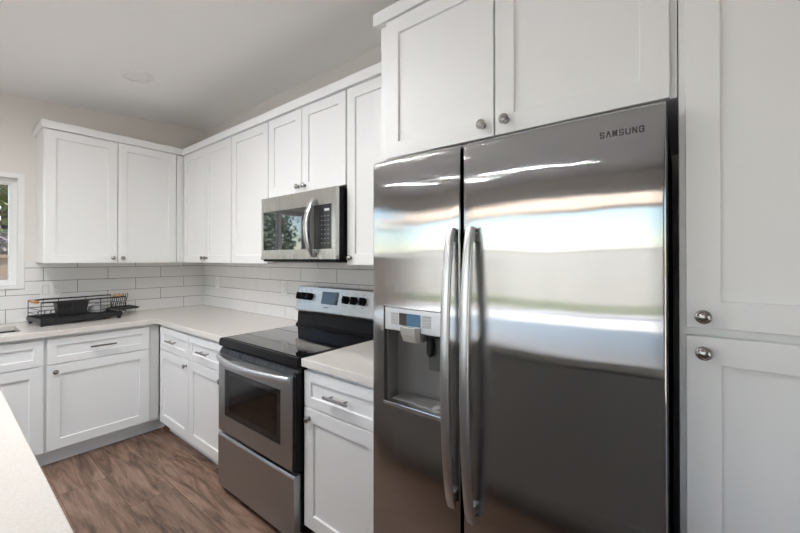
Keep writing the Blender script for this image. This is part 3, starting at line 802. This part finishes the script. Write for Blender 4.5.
# ------------------------------------------------------------------ outlets and switch plates
def plate(fr, label, u0, u1, z0, z1, gangs):
    t = thing('wall_outlet' if 'S' not in gangs else 'switch_and_outlet_plate', fr.p((u0 + u1) / 2, .0, (z0 + z1) / 2), label, 'outlet')
    def ring(i, d): return [fr.p(u0 + i, d, z0 + i), fr.p(u1 - i, d, z0 + i), fr.p(u1 - i, d, z1 - i), fr.p(u0 + i, d, z1 - i)]
    MB().loft([ring(0, .0008), ring(0, .004), ring(.004, .007)]).build('cover_plate', M['plastic'], t)
    w = (u1 - u0) / len(gangs); zc = (z0 + z1) / 2
    for i, g in enumerate(gangs):
        uc = u0 + w * (i + .5)
        if g == 'S':
            mb = MB(); fr.box(mb, uc - .0185, uc + .0185, .0069, .0073, zc - .035, zc + .035); mb.build('switch_gap_shade', M['button'], t)  # thin grey sheet paints the shaded gap round the rocker
            mb = MB(); fr.box(mb, uc - .0165, uc + .0165, .0072, .0105, zc - .033, zc + .033); mb.build('rocker_switch', M['plastic'], t, bevel=.001)
        else:
            mb = MB(); fr.box(mb, uc - .0185, uc + .0185, .0069, .0073, zc - .035, zc + .035); mb.build('receptacle_gap_shade', M['button'], t)  # grey sheet paints the shaded gap round the receptacle
            mb = MB(); fr.box(mb, uc - .0165, uc + .0165, .0072, .0090, zc - .033, zc + .033); r = mb.build('receptacle', M['plastic'], t, bevel=.001)
            sl2 = MB()
            for dz in (-.017, .017):
                for du in (-.0065, .0065): fr.box(sl2, uc + du - .0011, uc + du + .0011, .0088, .0093, zc + dz - .002, zc + dz + .006)
                fr.box(sl2, uc - .002, uc + .002, .0088, .0093, zc + dz - .010, zc + dz - .006)
            sl2.build('slots', M['dark_hole'], r)
    return t
plate(FL(XW + .0075), 'white double plate with rocker switch and outlet above the dish rack', .508, .633, 1.083, 1.211, 'SO')
plate(FR(YW - .0075), 'white single outlet plate on the tile nearest the corner', -3.650, -3.578, 1.098, 1.214, 'O')
plate(FR(YW - .0075), 'white single outlet plate on the tile beside the range console', -2.540, -2.468, 1.098, 1.214, 'O')

# ------------------------------------------------------------------ ceiling light
def downlight(x, y, label, watts, group=None):
    lz = ceil_z(y)
    cl = thing('ceiling_light', (x, y, lz), label, 'ceiling light', group)
    ax = Vector((0, .088, -1)).normalized()
    c0 = Vector((x, y, lz)) + ax * .0005
    MB().lathe(c0, ax, [(.094, 0), (.094, .009), (.088, .016), (.074, .013), (.074, .004), (0, .004)], 40).build('trim_ring', M['trim'], cl, smooth=True)
    MB().lathe(c0 + ax * .0045, ax, [(.0735, 0), (.0735, .004), (.05, .0065), (0, .007)], 40).build('diffuser', M['lamp'], cl, smooth=True)
    if watts:
        d = bpy.data.lights.new('fill_lamp', 'AREA'); d.shape = 'DISK'; d.size = .145; d.energy = watts; d.color = (.985, .99, 1.0)  # fill lamp, only in the added fixtures
        o = bpy.data.objects.new('fill_lamp', d); COL.objects.link(o); o.parent = cl
        o.location = ax * .0095; o.rotation_euler = ax.to_track_quat('-Z', 'Y').to_euler()
downlight(-2.97, .867, 'round white flush ceiling light in view above the cooking corner', 0)
for x, y, wt in ((-1.85, .30, 1.7), (-1.30, .05, .55), (-2.50, -.20, 1.8), (-2.60, -1.50, 1.1), (-1.30, -1.60, .9)):  # fixtures added out of view to brighten aisle, floor and worktops
    downlight(x, y, 'added fill light, round ceiling fixture out of view over the island and dining side', LAMP_W * wt, 'added fill lights out of view')

# ------------------------------------------------------------------ dish rack
dk = thing('dish_rack', (-3.69, .70, CZ), 'black wire dish rack with wooden grips on a drip tray', 'dish rack')
# local frame: X = depth (front +), Y = length, origin at the rack's centre on the worktop
RW, RL = .150, .262
b = MB()
def rr(hx, hy, z): return [(-hx, -hy, z), (hx, -hy, z), (hx, hy, z), (-hx, hy, z)]
rr0 = rr
def rr(hx, hy, z): return [(-hx, -hy, z), (hx, -hy, z), (hx, hy - .034, z), (-hx, hy - .034, z)]
b.loft([rr(RW - .012, RL - .012, .016), rr(RW, RL, .022), rr(RW, RL, .052), rr(RW - .004, RL - .004, .052), rr(RW - .006, RL - .006, .026), rr(RW - .02, RL - .02, .024)])
b.build('drip_tray', M['tray'], dk, bevel=.003, local=True)
rr = rr0
for sx in (-1, 1):
    for sy in (-1, 1):
        MB().loft([[(sx * (RW - .02) + a * .010, sy * (RL - .016) - (.034 if sy > 0 else 0) + c_ * .010, z) for a, c_ in ((-1, -1), (1, -1), (1, 1), (-1, 1))] for z in (0.0, .021)]).build('foot', M['tray'], dk, local=True)
wf = MB(); r0 = .0030
ZT = .168; hx, hy = RW - .012, RL - .006
for sx in (-1, 1):
    wf.tube([(sx * hx, -hy, ZT), (sx * hx, hy, ZT)], .0055, 8)
    for z in (.080, .115): wf.tube([(sx * hx, -hy, z), (sx * hx, hy, z)], .0017, 6)
    for k in range(4):
        y = -hy + 2 * hy * k / 3; wf.tube([(sx * hx, y, .045), (sx * hx, y, ZT)], .0026, 6)
for sy in (-1, 1):
    for z in (.080, .115, ZT): wf.tube([(-hx, sy * hy, z), (hx, sy * hy, z)], .0022, 6)
wf.tube([(-hx, -hy, .056), (hx, -hy, .056), (hx, hy, .056), (-hx, hy, .056), (-hx, -hy, .056)], .003, 6)
wf = wf.build('wire_frame', M['wire'], dk, smooth=True, local=True)
pw = MB()
for k in range(14):
    y = -hy + .03 + k * .035
    pw.tube([(-hx, y, .056), (-.02, y, .056), (hx, y, .056)], .0018, 5)
    pw.tube([(-.05, y, .056), (-.05, y, .088), (-.04, y + .006, .094), (-.03, y, .088), (-.03, y, .056)], .0018, 5)
pw.build('plate_slots', M['wire'], dk, smooth=True, local=True)
for sy in (-1, 1):
    MB().tube([(-.062, sy * (hy + .002), ZT), (.062, sy * (hy + .002), ZT)], .0125, 12).build('wooden_grip', M['wood'], dk, smooth=True, local=True)
# side tray for cups, hooked on the far end, with looped prongs
st_ = MB().loft([rr(.085, .070, 0), rr(.098, .082, .016), rr(.094, .078, .016), rr(.082, .066, .004)])
st_.move(lambda p: p + Vector((-.035, RL + .048, .052))); sd = st_.build('side_tray', M['tray'], dk, local=True)
lp = MB()
for k in range(4):
    y = RL - .020 + k * .030
    lp.tube([(-.095, y, .066), (-.100, y + .006, .10), (-.112, y + .024, .165), (-.110, y + .036, .176), (-.106, y + .038, .160), (-.100, y + .018, .10), (-.095, y + .012, .068)], .0030, 6)
lp.build('cup_prongs', M['wire'], sd, smooth=True, local=True)
dk.rotation_euler = (0, 0, R(7))
# cutlery holder and bowl rest in the rack
def inrack(x, y, z):
    c_, s_ = math.cos(R(7)), math.sin(R(7)); return (-3.69 + x * c_ - y * s_, .70 + x * s_ + y * c_, CZ + z)
cu = thing('cutlery_holder', inrack(.060, -.068, .060), 'open black plastic cutlery box standing inside the dish rack', 'cutlery holder')
cu.rotation_euler = (0, 0, R(7))
cu_b = MB().loft([rr(.036, .080, 0), rr(.045, .092, .096), rr(.042, .089, .096), rr(.034, .078, .004)]).build('holder_box', M['tray'], cu, bevel=.002, local=True)
MB().loft([rr(.0455, .0925, .0905), rr(.048, .095, .0915), rr(.048, .095, .0965), rr(.0455, .0925, .0965)], cap=False).build('holder_rim', M['tray'], cu, local=True)
bo = MB()
prof = [(.058, 0), (.057, .012), (.050, .034), (.036, .050), (.016, .058), (.014, .062), (0, .062)]
bo.lathe(inrack(.036, .098, .0605), (0, 0, 1), prof, 28)
tag(bo.build('bowl', M['bowl'], None, smooth=True), 'small grey bowl upside down in the dish rack beside the cutlery box', 'bowl')

# ------------------------------------------------------------------ outside the windows
MB().box(-40, 40, -40, 30, -.30, -.16).build('ground', M['yard'], kind='structure')
MB().box(-6, 5, -8.6, YBK - .21, -.159, -.03).build('patio', M['slab'], kind='structure')
tag(MB().box(-20, 20, -11.95, -9.6, -.159, -.12).build('lawn', M['grass'], None), 'strip of green lawn before the far garden wall', 'lawn')
pc = thing('pergola', (-.5, -5.9, -.03), 'unseen pale pergola beam on posts, added for the bright strip in the refrigerator reflection', 'pergola')
MB().box(-9.0, 8.0, -6.0, -5.85, 2.345, 2.60).build('beam', M['peach'], pc)  # unseen beam added to show as a bright strip in the refrigerator steel
MB().box(-9.0, 8.0, -5.99, -5.86, 2.29, 2.344).build('reflected_dark_bar', M['bark'], pc)  # dark bar added for the thin dark line under that reflected strip
for x in (-8.9, -.6, 7.8): MB().box(x, x + .14, -6.0, -5.86, -.03, 2.289).build('post', M['stucco'], pc)
g = thing('garden_wall', (0, -12.1, -.16), 'long pale garden wall behind the lawn', 'wall')
MB().box(-24, 20, -12.2, -12.0, -.16, 1.75).build('wall_face', M['greywall'], g); MB().box(-24, 20, -12.24, -11.96, 1.751, 1.80).build('wall_cap', M['stucco'], g)
g = thing('block_fence', (-7.6, 0, -.16), 'tan block fence seen low through the window over the sink', 'fence')
MB().box(-7.7, -7.5, -9, 6, -.16, 1.40).build('wall_face', M['block'], g); MB().box(-7.73, -7.47, -9, 6, 1.401, 1.45).build('wall_cap', M['block'], g)
def foliage(center, radii, n, size, hollow=.55):
    mb = MB()
    for _ in range(n):
        while True:
            p = Vector((random.uniform(-1, 1), random.uniform(-1, 1), random.uniform(-1, 1)))
            if hollow < p.length < 1: break
        lump = 1 + .18 * math.sin(5 * p.x + 3 * p.z) * math.cos(4 * p.y)
        c_ = Vector(center) + Vector((p.x * radii[0], p.y * radii[1], p.z * radii[2])) * lump
        e = Euler((random.uniform(0, 6.3), random.uniform(0, 6.3), random.uniform(0, 6.3))).to_matrix(); s_ = size * random.uniform(.6, 1.3)
        mb.add([c_ + e @ Vector(v_) * s_ for v_ in ((-.5, 0, 0), (0, -.28, .06), (.5, 0, 0), (0, .28, .06))], [(0, 1, 2, 3)])
    return mb
def tree(x, y, h, r, label, m, n=2600, size=.20):
    t = thing('tree', (x, y, -.16), label, 'tree', 'trees beyond the block fence')
    MB().tube([(x, y, -.16), (x + .05, y, h * .3), (x, y + .05, h * .62)], .12, 10).build('trunk', M['bark'], t, smooth=True)
    foliage((x, y, h * .62), (r, r, h * .40), n, size).build('crown', m, t)
tree(-10.6, .9, 4.6, 1.5, 'green tree behind the fence seen through the sink window pane', M['leaf'], 4200)
tree(-12.6, -5.2, 3.6, 1.2, 'second green tree left of the one seen through the window', M['leaf2'])
tree(-11.5, 5.2, 4.6, 1.4, 'dark leafy tree behind the fence, hidden by the window casing', M['leaf2'])
sh = thing('flowering_shrub', (-8.3, .8, -.16), 'mauve flowering shrub on the fence seen through the window pane', 'shrub')
MB().tube([(-8.3, .8, -.16), (-8.3, .78, .9), (-8.3, .7, 1.5)], .03, 8).build('stem', M['bark'], sh, smooth=True)
foliage((-8.3, .8, 1.50), (.34, 1.0, .30), 1400, .10, .2).build('blossom', M['petal'], sh)
